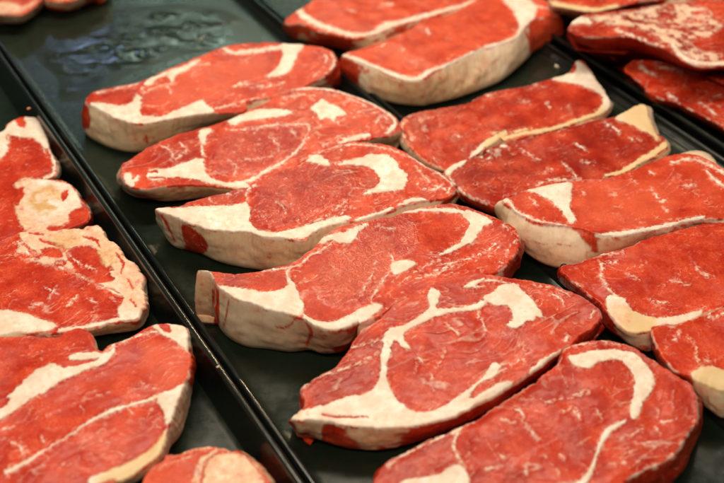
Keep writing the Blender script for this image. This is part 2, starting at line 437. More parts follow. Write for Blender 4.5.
steak('ribeye_steak', 'ribeye nearest the empty wet end of the central tray, thick cream fat corner', RB, (.033, 0, 0),
 '''c2 76,214/72,300*.1 98,188 160,172 245,153 330,115 420,80 500,48 560,37 640,40 c3 60,124 150,129 220,138 268,148 290,172/305,215*.2 285,205/302,262*.1 262,225/290,268*.2 215,250/250,285*.5 120,290 20,305
 c2 560,240/560,275*.9 450,250/440,300*1 400,256/390,320*1 330,268/320,350*1 255,280/270,368*1 205,276/225,374*1 150,255/165,366*1 105,232/110,344*1 84,225/82,325*.9''',
 '''F c2 90,223 140,222 180,228 215,218 235,193 244,215 242,250 256,278 210,282 150,262 100,240
 F c2 243,262 300,260 350,243 400,222 435,210 442,224 468,242 440,256 380,266 300,278 250,284
 F c2 255,160 300,134 345,118 380,104 428,88 402,110 378,126 348,136 335,162 326,138 290,150 264,170
 s c2 345,120,5 400,106,5 450,102,4
 s c2 244,205,6 246,180,5 262,166,4 300,150,4
 s c2 480,50,7 500,62,8 540,70,10 600,64,9 640,58,8 690,50,10
 F c3 122,136 192,136 178,160 165,185 150,215 78,233 110,205 130,165
 s c3 0,158,12 60,150,10 128,138,8
 s c3 250,160,3 262,180,4 250,205,4 222,228,4
 s c3 278,160,4 284,190,5 262,222,5
 s c2 525,172,5 545,162,7 562,155,3
 s c3 0,252,6 60,262,4 130,250,3
 s c2 470,235,4 560,215,4 620,195,4
 s c2 110,190,3 180,175,3 240,160,3
 s c2 325,170,3 335,190,2
 s c2 250,190,4 300,170,2 350,162,2
 Sr c2 262,322,6 266,340,6
 SP c2 245,300 290,300 290,350 245,355
 SY c2 85,230 400,260 250,380 80,340
 SR c2 60,215 84,230 82,300 60,290
 SP c2 205,300 340,310 280,360 215,350
 t c3 20,230,4 100,240,4 180,225,4 240,190,3
 t c2 480,225,4 560,190,4 640,170,3
 t c2 450,90,3 520,100,4 600,100,3
 t c3 200,150,4 240,165,4 240,195,3
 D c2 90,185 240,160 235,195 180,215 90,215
 L c2 260,180 420,110 600,75 640,95 500,190 300,250''', seed=3, sidefat=.5, tone=.55, flecks=50)

steak('ribeye_steak', 'flatter ribeye second from the empty end, small star-shaped white kernel near its right end', RB, (.029, -.03, .06),
 '''c5 365,196/366,250*.8 c2 205,393*.2 250,362 310,330 370,308 440,290 500,272 560,245 620,218 c3 120,278 182,264 250,264 320,278 400,310 460,343 482,372 484,395/480,420*.9 450,410/455,440*.9 400,418/400,450 330,432 260,462 190,490
 c6 440,200 380,235 325,247/330,275*.5 260,236/262,270*.75 198,228/200,268*.8 138,224/140,275*.8 78,228/80,280*.8 18,240/35,272*.7 -22,232/-15,262*.7 -50,215/-45,240*.8''',
 '''F c6 22,182 78,177 130,160 188,148 197,185 220,208 262,218 312,216 332,232 250,230 200,219 150,206 90,206 40,214 22,204
 s c6 300,220,9 340,208,12 380,184,11 410,170,10 435,155,8 480,115,5 502,78,4 510,48,4 480,43,4 430,46,3 370,50,3 345,72,3
 s c6 190,150,8 188,120,6 182,95,7
 F c6 178,66 205,55 217,62 200,82 192,105 180,88
 F c2 505,276 540,258 600,240 650,238 705,248 650,264 600,268 550,278 520,288
 s c2 500,300,3 560,300,4 640,287,4 725,285,4
 F c3 213,326 235,308 250,298 268,312 285,316 322,346 290,352 285,368 262,356 238,360 230,342
 s c3 130,297,4 180,285,3 225,290,3
 s c3 285,355,3 300,375,3
 s c3 320,292,3 350,305,3 380,322,3
 s c3 340,330,2 385,345,2
 s c3 100,275,4 180,268,5 250,268,6 320,284,5 400,315,5 455,350,6 468,375,10 445,400,14
 s c3 410,370,3 430,350,5 445,365,3
 s c3 300,432,7 345,416,13 390,408,9
 s c3 190,480,8 245,458,8
 r c6 30,205,6 100,207,5 180,214,6
 r c6 20,185,8 50,186,8
 s c6 -40,200,22 -25,222,18 -5,195,6
 R c6 -30,185 5,180 22,190 0,198
 SP c6 -60,200 330,200 330,290 -60,290
 s c6 270,150,4 290,170,5 285,195,3
 s c6 120,100,3 140,120,4 110,150,3
 s c6 60,105,3 90,120,3 100,145,2
 s c6 390,80,3 420,110,3 390,140,3 300,150,2
 s c6 550,108,4 600,90,5 690,70,6
 t c3 60,420,4 140,380,4 220,370,4 300,370,3
 t c3 200,450,4 300,410,4 400,380,3 440,350,3
 t c3 330,300,4 400,330,4 440,365,3
 t c6 230,90,4 260,110,4 240,150,4 270,190,3
 t c6 330,110,4 380,100,4 400,130,3
 D c6 -40,180 60,100 180,60 190,140 60,175
 W c6 280,70 480,50 500,90 430,150 300,200 220,180 215,120
 s c6 455,60,3 470,80,2''', seed=5, sidefat=.75, tone=.55, pink=0, flecks=90)

steak('ribeye_steak', 'glistening third ribeye with a broad cream fat wedge and red patch on its left side', RB, (.038, -.02, .04),
 '''c6 44,298/75,368*.7 110,288 200,262 280,240 325,230 355,215 430,180 490,155 550,120 620,100 c7 165,124 240,130 300,148 380,195 430,220 462,248 472,272/470,300*.1 455,292/450,305*.2 400,300 345,310 285,332 230,350 170,365 110,372 40,398 c6 500,392/520,480*1 440,385/460,500*1 375,380/400,492*1 330,366/350,488*1 270,364/290,478*1 218,362/240,466*1 160,346/185,442*1 110,325/135,428*1 65,306/95,410*.9''',
 '''F c6 44,298 110,296 160,291 240,290 300,285 325,277 331,310 333,340 350,358 400,368 450,363 500,348 560,330 620,318 640,322 560,354 500,378 440,392 375,388 330,372 270,370 200,360 120,335
 s c6 327,280,8 322,258,8 330,240,8 345,225,6
 F c7 110,196 150,182 180,175 215,164 258,166 290,182 300,205 325,225 322,248 312,268 285,276 240,278 185,287 225,262 242,240 228,218 205,202 160,196
 F c7 12,182 50,166 75,175 92,198 50,192
 s c7 0,188,10 30,170,8 60,155,6 120,138,5 200,136,5 300,158,3 400,212,4 455,252,5 445,280,5
 s c7 120,188,9 170,185,6
 s c7 350,200,3 390,245,3
 s c7 400,250,2 440,270,4
 s c7 370,270,4 410,268,3 430,255,3
 s c7 380,300,6 335,302,14 300,316,8
 s c7 278,328,8 232,346,16 180,360,12 165,364,6
 s c7 140,370,8 80,380,12 0,408,22
 s c6 620,275,2 560,320,4 500,345,3
 s c6 410,275,2 430,290,2 440,310,2
 s c6 345,300,2 380,320,2
 s c6 240,240,3 280,255,3 310,240,3
 s c6 210,268,3 225,280,3
 s c7 60,365,4 120,345,4 140,320,2
 t c7 240,130,4 330,150,4 400,190,4 440,225,3
 t c7 340,200,4 370,230,4 390,260,3
 t c7 100,350,4 200,320,4 300,290,4 380,265,3
 t c6 560,300,4 620,270,4 700,250,3
 t c6 480,360,4 560,320,3 620,280,3
 D c6 60,285 300,240 320,260 240,285 60,292
 W c6 440,180 600,165 660,200 650,260 560,300 420,350 350,330 345,260
 SR c6 130,345 160,358 205,405 185,440 142,432 132,390
 Sr c6 60,312,8 80,340,8 105,400,6
 SP c6 340,400 460,400 500,470 360,490
 Ss c6 345,420,3 380,440,5 430,440,3
 SY c6 100,330 330,370 300,400 150,390''', seed=7, sidefat=.95, tone=.40, flecks=50)

steak('ribeye_steak', 'ribeye with a thin curved fat crescent and a tall blocky pale left side', RB, (.042, -.05, .05),
 '''d3 50,242/49,396*1 98,246 150,252 225,246 290,230 340,215 395,180 430,140 480,110 540,96 600,84 d4 165,78 200,62 270,45 330,38 400,53 450,73 500,95 535,120 546,143/548,165*.05 535,180/538,235*.0 505,225/520,258*.0 470,248 420,256 360,270 300,285 250,312 180,342 120,382 60,402
 d3 545,395/545,470*.5 500,412/490,495*.5 450,422/455,500*.6 410,408/425,500*.7 375,388/388,490*.8 330,374/335,496*1 262,358/264,488*1 190,334/188,478*1 120,296/124,435*.95 106,276/112,402*.6 90,256/98,398*1''',
 '''F d3 112,288 150,292 210,300 252,308 310,298 328,286 324,262 345,285 366,330 374,372 340,380 262,364 188,340 130,308
 F d3 372,374 410,394 450,398 500,382 550,354 590,344 612,350 570,388 500,416 450,428 405,414 376,396
 F d3 50,240 90,246 104,275 85,262
 s d3 335,290,11 324,262,9 330,238,8 365,220,6 400,195,6 440,172,5 480,142,6 510,120,6
 s d3 330,235,9 290,238,5 250,244,4
 F d3 408,152 450,136 500,126 545,104 568,104 542,125 532,146 510,160 484,160 455,152 430,164
 s d3 585,350,9 578,330,5 600,290,5 625,255,6 645,235,10
 F d3 640,220 690,212 712,218 680,246 642,256
 s d4 190,68,5 240,61,9 300,60,9 350,64,10 390,75,12 422,98,26 405,130,20 372,160,17 330,182,11 302,194,5
 F d4 380,62 430,76 462,100 430,112 418,135 395,160 365,165 378,130 392,100 370,78
 s d4 480,155,5 430,190,5 380,208,4 310,225,4
 s d4 530,152,3 505,185,3 480,235,3
 s d4 495,105,3 525,130,3
 s d4 340,215,3 300,250,3 230,265,3
 s d4 255,262,4 300,240,4 360,222,3
 s d4 150,190,3 160,215,3
 s d4 110,205,3 95,260,3 60,320,3
 s d4 450,200,3 480,170,3
 s d4 180,280,3 240,240,3 300,210,2
 s d3 590,110,3 650,120,3
 s d3 460,230,2 480,250,2
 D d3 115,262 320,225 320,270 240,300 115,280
 t d4 330,240,4 400,215,4 470,180,4 510,150,3
 t d4 300,262,4 380,245,4 450,225,3 500,195,3
 t d4 180,300,4 260,268,4 340,250,3
 t d4 420,60,3 480,85,4 520,120,4 535,160,3
 t d4 100,340,4 180,290,3 260,255,3
 t d3 600,310,4 660,260,4 724,230,3
 t d3 570,370,3 640,300,4 724,260,3
 W d3 420,220 560,170 640,180 620,260 560,340 500,360 430,330
 W d4 60,60 240,100 220,180 60,200
 L d3 420,230 560,170 640,150 600,280 480,330
 Sr d3 110,265,13 112,330,12 108,410,14
 Sr d3 148,330,3 140,370,4 132,415,3
 Sr d3 290,410,6 320,415,7 345,392,5 370,388,4
 Sr d3 380,400,5 395,430,10 385,470,6
 SP d3 350,390 440,400 440,490 360,490
 SP d3 330,380 560,390 560,500 380,500
 SP d3 46,245 95,250 96,410 46,410
 SR d4 520,150 560,150 560,260 500,260''', seed=9, sidefat=.6, tone=.52, flecks=60)

steak('ribeye_steak', 'ribeye with a ragged two-pronged left tip and a wavy white kernel, second from bottom', RB, (.034, 0, .13),
 '''d5 332,288/338,300*.4 356,268 376,245 368,215 362,195 385,178 430,152 480,115 d4 60,420 110,390 160,345 200,322 260,288 330,262 400,250 460,254 520,262 600,275 680,295 d8 290,108 330,130 354,155 352,180/350,212*.0 322,210/325,245*.0 285,236/290,268*.0
 d8 240,268/245,292*.1 200,298/205,325*.1 150,336/158,362*.1 90,374/100,400*.1 d7 440,196/450,232*.1 400,224/410,258*.1 340,253/350,290*.1 280,282/285,318*.1 200,302/205,352*.2 130,312/135,374*.5 60,316/70,388*.6 0,312/5,388*.7 d5 490,308/490,380*.3 440,298/435,366*.5 390,292/392,350*.7 352,292/355,345*.6''',
 '''F d7 -190,290 -172,268 -148,256 -100,245 -45,222 20,212 48,188 60,150 62,100 75,68 94,80 82,120 84,170 102,215 142,255 182,269 230,261 280,234 330,194 370,164 405,118 425,132 402,162 348,192 330,228 382,203 432,178 462,180 444,204 402,230 340,258 280,288 200,306 130,318 60,322 -20,312 -100,305 -160,298
 s d6 347,300,14 349,272,18 358,248,20 372,232,22
 r d5 430,277,6 480,284,8 540,283,5 570,284,3
 F d6 338,238 370,203 400,198 450,168 478,145 474,100 485,86 515,100 508,125 502,145 545,145 600,138 652,126 642,142 560,156 500,172 440,200 402,225 424,270 404,266 375,240 345,252
 F d4 435,320 462,308 488,285 530,288 560,310 590,345 614,385 588,384 585,395 560,396 548,408 530,418 500,408 522,385 506,352 470,346 440,336
 s d4 345,350,5 390,348,5 440,344,8
 s d4 440,338,7 420,340,4 410,360,3
 F d4 370,294 400,275 420,268 440,264 418,282 410,288 440,290
 s d4 410,280,8 450,272,5 500,278,5 540,290,5
 s d6 140,355,4 215,332,5 290,300,4 350,258,4
 s d6 250,262,6 300,250,7 345,240,4
 s d6 100,382,4 150,350,4 200,340,3
 D d6 100,390 300,210 340,240 320,340 290,390 110,430
 s d4 415,345,3 418,388,4
 s d6 440,280,4 458,308,4
 s d6 528,264,4 518,295,4 504,325,3
 s d6 488,345,3 488,372,4 492,395,3
 s d6 530,190,3 552,208,4 570,226,3
 s d6 640,180,3 650,215,4
 s d8 200,100,4 235,118,4 240,135,3
 s d8 150,75,3 210,85,3 260,110,3
 s d8 330,150,4 322,180,4
 s d8 245,240,10 262,222,10 290,212,5
 F d8 132,345 150,320 195,288 236,270 218,298 160,336
 s d8 0,412,13 40,392,10 82,372,6
 s d8 110,300,3 60,330,3 30,350,5
 s d7 410,130,5 450,122,3 500,108,3
 F d5 330,292 350,272 372,262 380,275 350,296
 R d8 250,210 330,180 345,200 280,240
 SR d5 440,295 500,300 480,350 465,385 430,360
 SR d7 160,305 420,220 430,250 260,340 150,360
 SP d7 -80,310 150,320 150,390 -80,390
 SP d5 330,290 440,300 430,370 330,350''', seed=11, sidefat=.3, tone=.42, flecks=90, drop=.03)

steak('ribeye_steak', 'nearest ribeye, cut off by the bottom of the photo, white hook of fat at right', RB, (.033, 0, .08),
 '''g 372,482 d7 60,434/60,470 130,392*.2 220,346 300,312 345,293 400,257 440,230 500,192 560,152 600,112 d8 240,265 270,250 340,237 400,245 450,262 520,308 590,350 630,378 e6 535,130/545,170*.1 545,190/550,230*.1 546,235/548,270*.1 512,288/530,330*.0 480,330/510,380*.0 440,382/485,440*.0 400,410/450,483*.0 330,442/400,530*.0 260,475/330,560*.0
 g 600,510/610,540 540,540 450,550 370,520''',
 '''F d8 252,292 300,280 360,270 420,274 458,285 492,318 515,375 488,398 478,440 462,475 452,480 440,470 450,410 455,350 430,312 390,300 345,308 310,325 268,312
 F e6 240,-5 300,0 345,30 366,80 350,140 312,180 296,222 276,215 286,160 296,100 284,50
 s e6 255,238,8 225,255,16 190,280,22 160,325,16 142,370,10 125,430,14 100,470,24 60,500,28
 s d7 340,296,8 310,310,7 290,340,8 285,380,9 310,425,7 330,475,7
 F d7 120,485 180,465 240,455 290,428 315,436 330,483 335,530 120,530
 s d7 470,262,4 487,268,9 492,290,6 505,310,5 535,350,4
 s d7 425,395,5 440,408,7
 s d7 555,395,3 575,420,4 600,455,3
 s d7 430,290,3 470,300,3
 s d7 560,240,3 620,225,3 680,205,4
 s d7 430,430,4 380,440,5
 s d7 500,420,3 502,460,3
 s d7 640,255,4 655,275,3
 s e6 540,232,8 512,282,6 472,330,3
 s e6 440,372,14 405,400,6 330,432,6 270,468,7
 s e6 388,200,4 386,225,4 398,242,5 430,238,4 462,232,3
 s e6 375,265,4 390,285,4
 s e6 360,318,5 330,330,6 345,325,9
 s e6 325,268,3 290,290,4 240,308,3
 s e6 0,205,3 60,190,4 80,230,5
 s e6 40,150,3 110,128,3
 s e6 140,190,3 165,230,3
 s e6 245,380,3 270,340,3
 s e6 0,370,6 20,385,4
 s e6 200,410,3 260,400,3
 s d7 80,435,6 130,398,6 220,355,6 300,320,6
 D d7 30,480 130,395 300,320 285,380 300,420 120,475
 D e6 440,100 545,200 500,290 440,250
 t e6 200,240,4 300,250,4 380,280,3
 t e6 250,440,5 340,380,4 440,330,4
 t e6 400,120,4 440,170,4 460,230,3
 t d7 420,330,4 520,290,4 620,260,4
 t d7 380,350,4 420,420,4 430,480,3
 D d7 140,400 170,395 165,415 145,415
 s d8 240,270,3 340,245,3 420,256,2''', seed=13, sidefat=.15, tone=.38, flecks=110, drop=.03)

# ---- right tray
steak('strip_steak', 'topmost strip steak, half hidden behind the thick one with the curved beige fat side', SS, (.036, 0, .0),
 '''c3 135,68/140,100*.0 165,35 205,8 260,-25 400,-60 600,-70 760,-60 780,-10 700,12 620,38 540,60 450,86 400,106 345,116/350,165*.5 285,104/290,150*.2 225,88/220,140*.3 180,68/180,130*.4 155,72/158,120*.0''',
 '''s c3 172,25,18 195,50,18 235,72,16 290,92,14 345,106,12 400,100,12 440,80,24 490,66,12 540,52,12 620,30,10 724,2,10
 s c3 430,15,5 460,12,5
 s c3 320,30,5 345,35,4
 SP c3 140,60 340,110 340,170 140,140
 SR c3 240,100 320,115 320,150 230,140
 D c3 140,40 165,50 160,80 135,70''', n=700, rings=60, seed=15, zbot=.0075, sidefat=.55, tone=.75, flecks=18, fibre=.6, soft=1.4, pink=.2, drop=.034)
steak('strip_steak', 'thick strip steak with a deep curved beige fat side, second from the top', SS, (.037, 0, .0),
 '''c3 308,165/322,238*.4 345,150 430,124 500,92 560,62 650,36 c4 -40,10 40,-30 120,-40 170,-10 200,8 228,42/235,112*.0 190,50/195,138*.0 150,58/152,162*.0 128,78/135,180*.5 108,108/108,206*1 60,130/55,248*1 0,147/0,272*1 c3 645,190/650,302*1 575,222/580,318*1 540,242/545,324*1 495,240/485,320*.9 430,215/425,308*.9 360,184/370,280*.6''',
 '''s c3 312,168,8 360,182,12 430,212,12 500,238,16 540,238,18 570,216,12 640,190,10 c4 0,146,10 60,130,12 98,112,14
 F c4 50,-10 100,-10 150,8 158,30 150,58 128,78 112,105 90,112 104,92 104,70 85,30
 s c4 150,20,8 195,25,5 215,38,5
 F c3 320,160 360,185 430,215 400,215 350,195
 s c3 480,145,5 495,150,5 s 0,0,0
 s c3 565,85,4 570,100,4
 SR c4 150,40 240,40 240,120 145,170
 SR c3 305,170 345,180 350,260 318,235
 SY c3 400,220 724,180 724,290 400,310
 SP c3 400,240 724,230 724,275 500,320
 Ss c3 440,255,4 520,270,5 600,250,4 720,220,5'''.replace(' s 0,0,0', ''), n=800, rings=64, seed=17, zbot=.0075, sidefat=.9, tone=.78, flecks=24, fibre=.6, soft=1.2, bulge=.003)
steak('strip_steak', 'flat strip steak just below the thick curved one, yellowish fat along its near edge', SS, (.024, 0, .04),
 '''c7 302,75/300,110*.7 310,55 345,38 420,25 500,10 c4 0,283 100,262 205,235 262,216 278,182 292,180 318,208 340,240 370,280 384,303/385,312*.9 378,325/380,335*.9 340,350 c4 250,380 150,408 60,425 c7 620,110 560,146 515,178 470,196 435,207/437,222*.7 400,198/400,214*.8 350,162/345,182*.9 308,112/305,138*.9''',
 '''F c4 205,236 240,224 275,216 280,185 320,212 342,245 372,282 386,303 383,328 350,350 320,350 345,332 360,302 350,284 310,264 270,250 215,243
 s c4 360,335,14 325,350,12 280,364,10 200,390,12 120,402,10 60,418,12 0,438,18
 Y c4 0,460 0,400 120,380 350,320 385,350 200,420
 s c7 620,100,14 575,122,14 545,145,16 515,172,6
 s c7 335,45,4 312,70,5 306,92,5 325,130,5 365,180,6 420,204,6
 s c7 580,100,7 620,100,8 700,85,5
 s c4 105,300,3 140,310,4
 s c4 190,310,3 200,325,3
 s c4 140,250,3 180,262,2
 s c4 0,290,5 30,285,6
 s c7 375,80,3 380,95,3
 P c7 300,60 360,150 430,210 400,215 300,130''', seed=19, zbot=.0075, sidefat=.8, tone=.28, flecks=30, fibre=.6, drop=.022, soft=1.)
steak('strip_steak', 'darkest strip steak, with a fat triangle and a rolled yellow fat end at right', SS, (.026, 0, .07),
 '''c7 435,218/440,240*.6 470,190 515,178 560,160 610,132 c4 0,450 60,430 130,416 210,396 300,370 400,346 455,318 482,312/490,330*.9 500,350/510,372*.9 520,395/528,418*.9 c8 555,66/558,90*.9 540,98/545,115*.9 480,128/485,140*.9 400,170 300,186 150,210 90,225 c7 620,300 606,330/606,352*.1 560,312/560,338*.1 510,292/510,318*.2 478,270/480,294*.5 450,242/455,264*.8''',
 '''F c4 400,350 455,320 482,312 502,355 524,412 528,425 500,404 460,386 430,370 402,362
 s c8 548,74,16 520,94,18 490,112,16 450,136,14 410,158,12 370,166,6
 s c8 160,195,4 205,180,5 290,178,6
 F c7 432,216 470,180 508,163 502,185 462,215 448,228
 s c7 445,225,5 475,265,5 520,298,5 565,308,6
 s c7 540,165,4 560,178,5 600,160,4
 Y c4 400,300 560,300 560,460 440,400
 Y c8 350,180 560,60 580,100 400,190
 s c8 362,8,5 385,20,6 408,36,5
 s c8 275,70,5 295,82,5 310,92,4
 s c8 110,88,3 140,106,5 165,122,4
 s c8 185,158,6 205,148,5
 s c8 235,130,3 260,150,4 280,172,3
 s c8 300,125,4 330,128,3
 s c8 55,78,8 70,80,8
 s c8 10,95,6 45,92,5
 s c8 440,55,4 470,60,3''', seed=21, zbot=.0075, sidefat=.4, tone=.18, flecks=30, fibre=.6, drop=.024, soft=1.)
steak('strip_steak', 'strip steak with a thick smooth cream fat end and white wedge facing the ribeyes', SS, (.037, 0, .03),
 '''c8 56,242/56,288*1 88,228 140,208 230,188 290,178 390,168 450,150 520,118 560,106 620,100/622,110 680,118/685,128 724,145 800,190 860,240 820,285 724,300 660,300/665,315 600,312/605,332*.6 540,330/545,358*.7 460,342/465,378*.7 400,352/408,410*.7 345,346/350,430*.4 292,326/325,452*.8 250,320/255,458*1 180,314/175,438*1 130,298/128,404*1 85,268/86,350*1''',
 '''F c8 133,212 180,198 235,188 264,190 266,215 260,260 276,306 264,316 250,300 222,262 180,232
 s c8 60,240,12 78,250,12 95,272,7 140,296,8 180,308,6 248,318,6
 s c8 340,350,14 400,346,16 460,336,14 520,325,12 580,312,12 645,298,12 665,290,5
 D c8 580,280 650,275 665,295 600,300
 s c8 568,128,8 620,118,10 670,130,9 724,160,10
 s c8 672,155,8 695,178,10 724,200,10
 s c8 505,205,3 522,228,5 532,245,8 548,242,4
 s c8 445,178,3 460,190,3
 s c8 540,262,4 555,275,4
 s c8 600,200,3 640,195,3
 s c8 380,220,2 400,225,2
 s c8 500,155,5 512,162,4
 s c8 300,225,3 296,215,4
 s c8 140,235,3 165,262,3
 L c8 280,200 420,190 560,200 580,280 420,320 300,310
 Sr c8 120,362,2 190,375,2 260,378,2
 SR c8 268,322 330,345 340,400 320,380 290,350
 SP c8 340,355 540,335 540,400 340,410
 SP c8 130,400 240,420 240,455 150,440''', seed=23, zbot=.0075, sidefat=.8, tone=.68, flecks=36, fibre=.6, bulge=.006, soft=1.)
steak('strip_steak', 'strip steak with lumpy yellowish fat on its near edge, below the thick cream end', SS, (.030, 0, .06),
 '''c8 236,440/240,470*.1 280,428 330,408 430,382 500,354 560,338 640,315 724,290 860,250 d8 880,60 800,110 724,140 650,166 580,194 520,205/525,245*.2 500,215/500,280*.5 450,218/455,268*.7 418,205/420,240*.6 385,175/380,215*.2 352,130/350,170*.1 300,92/300,118*.1 255,58/255,90*.1 234,35/235,68*.0''',
 '''s d8 345,0,5 358,20,6 352,38,5 358,58,7 375,85,7 400,110,10
 s d8 350,12,6 400,5,6
 F d8 372,110 400,108 425,118 445,148 480,164 540,174 600,164 658,152 652,172 605,190 545,196 510,202 500,215 450,222 420,208 385,182 372,150
 P d8 385,130 430,140 440,190 400,190
 Y d8 420,150 520,170 510,230 420,220
 s d8 280,75,6 300,90,5 s d8 0,0,0
 s d8 635,15,3 660,40,4 690,52,3
 s d8 560,60,3 620,75,2
 s d8 500,120,3 560,130,3
 s d8 430,40,2 470,60,2
 s c8 640,445,3 680,470,3
 s c8 330,410,4 420,400,5 s d8 0,0,0'''.replace(' s d8 0,0,0', ''), seed=25, zbot=.0075, sidefat=.3, tone=.55, flecks=42, fibre=.6, soft=1.)
steak('strip_steak', 'lowest strip steak at the right edge, yellow fat hanging over its near side', SS, (.033, 0, .05),
 '''d8 508,212/512,240*.1 530,196 580,192 650,164 724,140 860,130 880,250 860,350 780,350/790,420*.9 724,395/724,486*.9 685,385/692,470*.8 640,366/645,425*.6 615,350/620,375*.2 580,338/580,350*.1 540,292/540,315*.1 515,250/518,275*.1''',
 '''F d8 625,342 680,320 724,335 790,340 790,420 724,408 680,396 640,375
 Y d8 625,342 680,320 780,330 790,420 650,400
 s d8 560,195,5 590,215,5 575,240,5
 s d8 690,145,8 675,165,6 690,175,6 724,160,6
 s d8 610,230,4 640,260,5 640,300,7 665,330,9
 s d8 640,300,5 680,305,4
 P d8 600,200 680,200 680,330 620,320
 SY d8 630,350 780,380 780,480 690,480''', seed=27, zbot=.0075, sidefat=.4, tone=.6, flecks=30, fibre=.6, soft=1.)

# ---- far right tray
steak('raw_steak', 'steak with a yellowish fat rim at the very top of the far right tray', ST, (.058, 0, 0),
 '''c4 200,-20/205,10*.9 208,14/212,35*.9 262,26/262,46*.9 340,36/345,54*.9 400,22/405,38*.8 450,8/455,25*.3 560,-5 740,-8 720,-60 400,-90 220,-60''',
 '''s c4 205,10,16 262,22,16 340,32,18 400,18,12
 s c4 440,-5,8 540,-12,8
 Y c4 200,-20 420,0 420,40 200,40''', n=600, rings=50, seed=31, sidefat=.6, tone=.4, drop=.03, soft=1.6)
steak('raw_steak', 'steak with mottled white fat over a dark folded side, upper of the pile', ST, (.060, 0, .03),
 '''c4 256,90/262,120*.0 270,60 320,40 380,34 440,26 520,14 600,5 700,0 850,0 880,150 800,195 724,198/724,215*.1 660,198/660,220*.1 600,182/605,216*.0 560,155/562,210*.0 480,122/482,194*.0 410,106/405,188*.0 330,112/335,190*.0 290,108/298,160*.0''',
 '''M c4 300,56 440,36 520,18 590,10 680,30 724,70 680,110 590,118 540,112 500,104 470,86 420,76 360,70
 M c4 460,40 560,26 640,50 640,90 560,96 500,84
 s c4 300,62,6 380,50,5 460,36,6 540,22,5
 M c4 500,96 600,110 650,150 724,170 724,190 640,180 580,150
 s c4 520,104,8 560,120,12 580,150,14 610,178,14 660,192,12 724,190,14
 r c4 420,52,6 470,66,7 520,70,4
 r c4 560,84,4 620,90,6 660,78,4
 r c4 540,40,4 580,50,6
 r c4 590,120,6 610,150,4
 s c4 262,70,12 300,60,20 320,70,10
 s c4 400,90,8 440,105,8 480,120,8 540,140,6
 s c4 330,60,4 380,60,5
 s c4 610,170,8 650,178,8 660,165,5
 L c4 640,10 724,10 724,60 660,60
 D c4 640,110 724,100 724,180 640,170
 D c4 280,100 420,90 400,120 280,120''', n=800, rings=66, seed=33, sidefat=.0, tone=.18, soft=1.7, flecks=60, bump=1.6, drop=.028)
steak('raw_steak', 'dark red steak underneath the mottled one in the top right corner pile', ST, (.030, 0, .03),
 '''c4 425,205/425,225 450,180 540,185 650,195 724,200 880,180 900,430 820,450 760,420/760,440 724,385/724,408 680,360/678,385 640,335/635,366 590,310/585,345 545,300/545,330 505,285/505,315 480,255/480,285 450,228/452,250''',
 '''s c4 470,200,12 490,215,8 520,225,4
 s c4 555,285,6 580,300,6
 s c4 650,310,5 680,330,8 700,345,5
 L c4 440,195 500,200 510,260 460,250
 s c4 520,200,4 600,215,4
 D c4 520,210 560,205 560,290 500,280
 s c4 700,370,5 724,375,5''', n=700, rings=60, seed=35, sidefat=.15, tone=.25, soft=1.6, flecks=50, bump=2.0)

# ---- left tray
steak('t_bone_steak', 'T-bone with a smooth rounded bone knuckle, farthest of the left tray', TB, (.022, 0, 0),
 '''c5 -80,110 0,94 32,64 70,50 110,54 134,92 150,138 164,175/168,192*.9 172,205/174,222*.9 165,226/168,240*.9 140,238 190,243 222,260 245,298/248,312*.5 270,340/274,362*.3 262,366/266,386*.3 215,385/218,398*.5 120,420 60,440 -80,440''',
 '''F c5 -60,105 0,98 35,66 70,52 112,56 134,92 150,140 140,150 112,122 60,112 20,106 22,150 0,178 -60,180
 R c5 44,56 72,50 74,84 52,76
 s c5 148,138,8 162,180,12 160,222,10 130,236,7
 F c5 45,250 75,236 110,238 160,242 215,260 238,300 245,345 200,372 140,388 150,405 95,405 60,370 45,320 60,290
 B c5 80,292 115,262 165,256 190,280 180,330 150,350 110,345 88,320
 P c5 20,230 110,230 80,300 120,370 240,330 230,400 40,410
 R c5 50,270 70,262 66,300 50,320
 s c5 230,280,10 240,310,10
 s c5 150,310,14 185,318,18
 R c5 205,348 250,322 270,345 256,376 220,382
 R c5 186,282 206,270 200,296 186,306
 s c5 25,110,6 20,140,8 0,165,12
 s c5 100,100,3 140,165,3
 s c5 60,345,5 100,370,5 110,400,4''', n=800, rings=70, seed=41, sidefat=.5, tone=.45, flecks=40, soft=1.1)
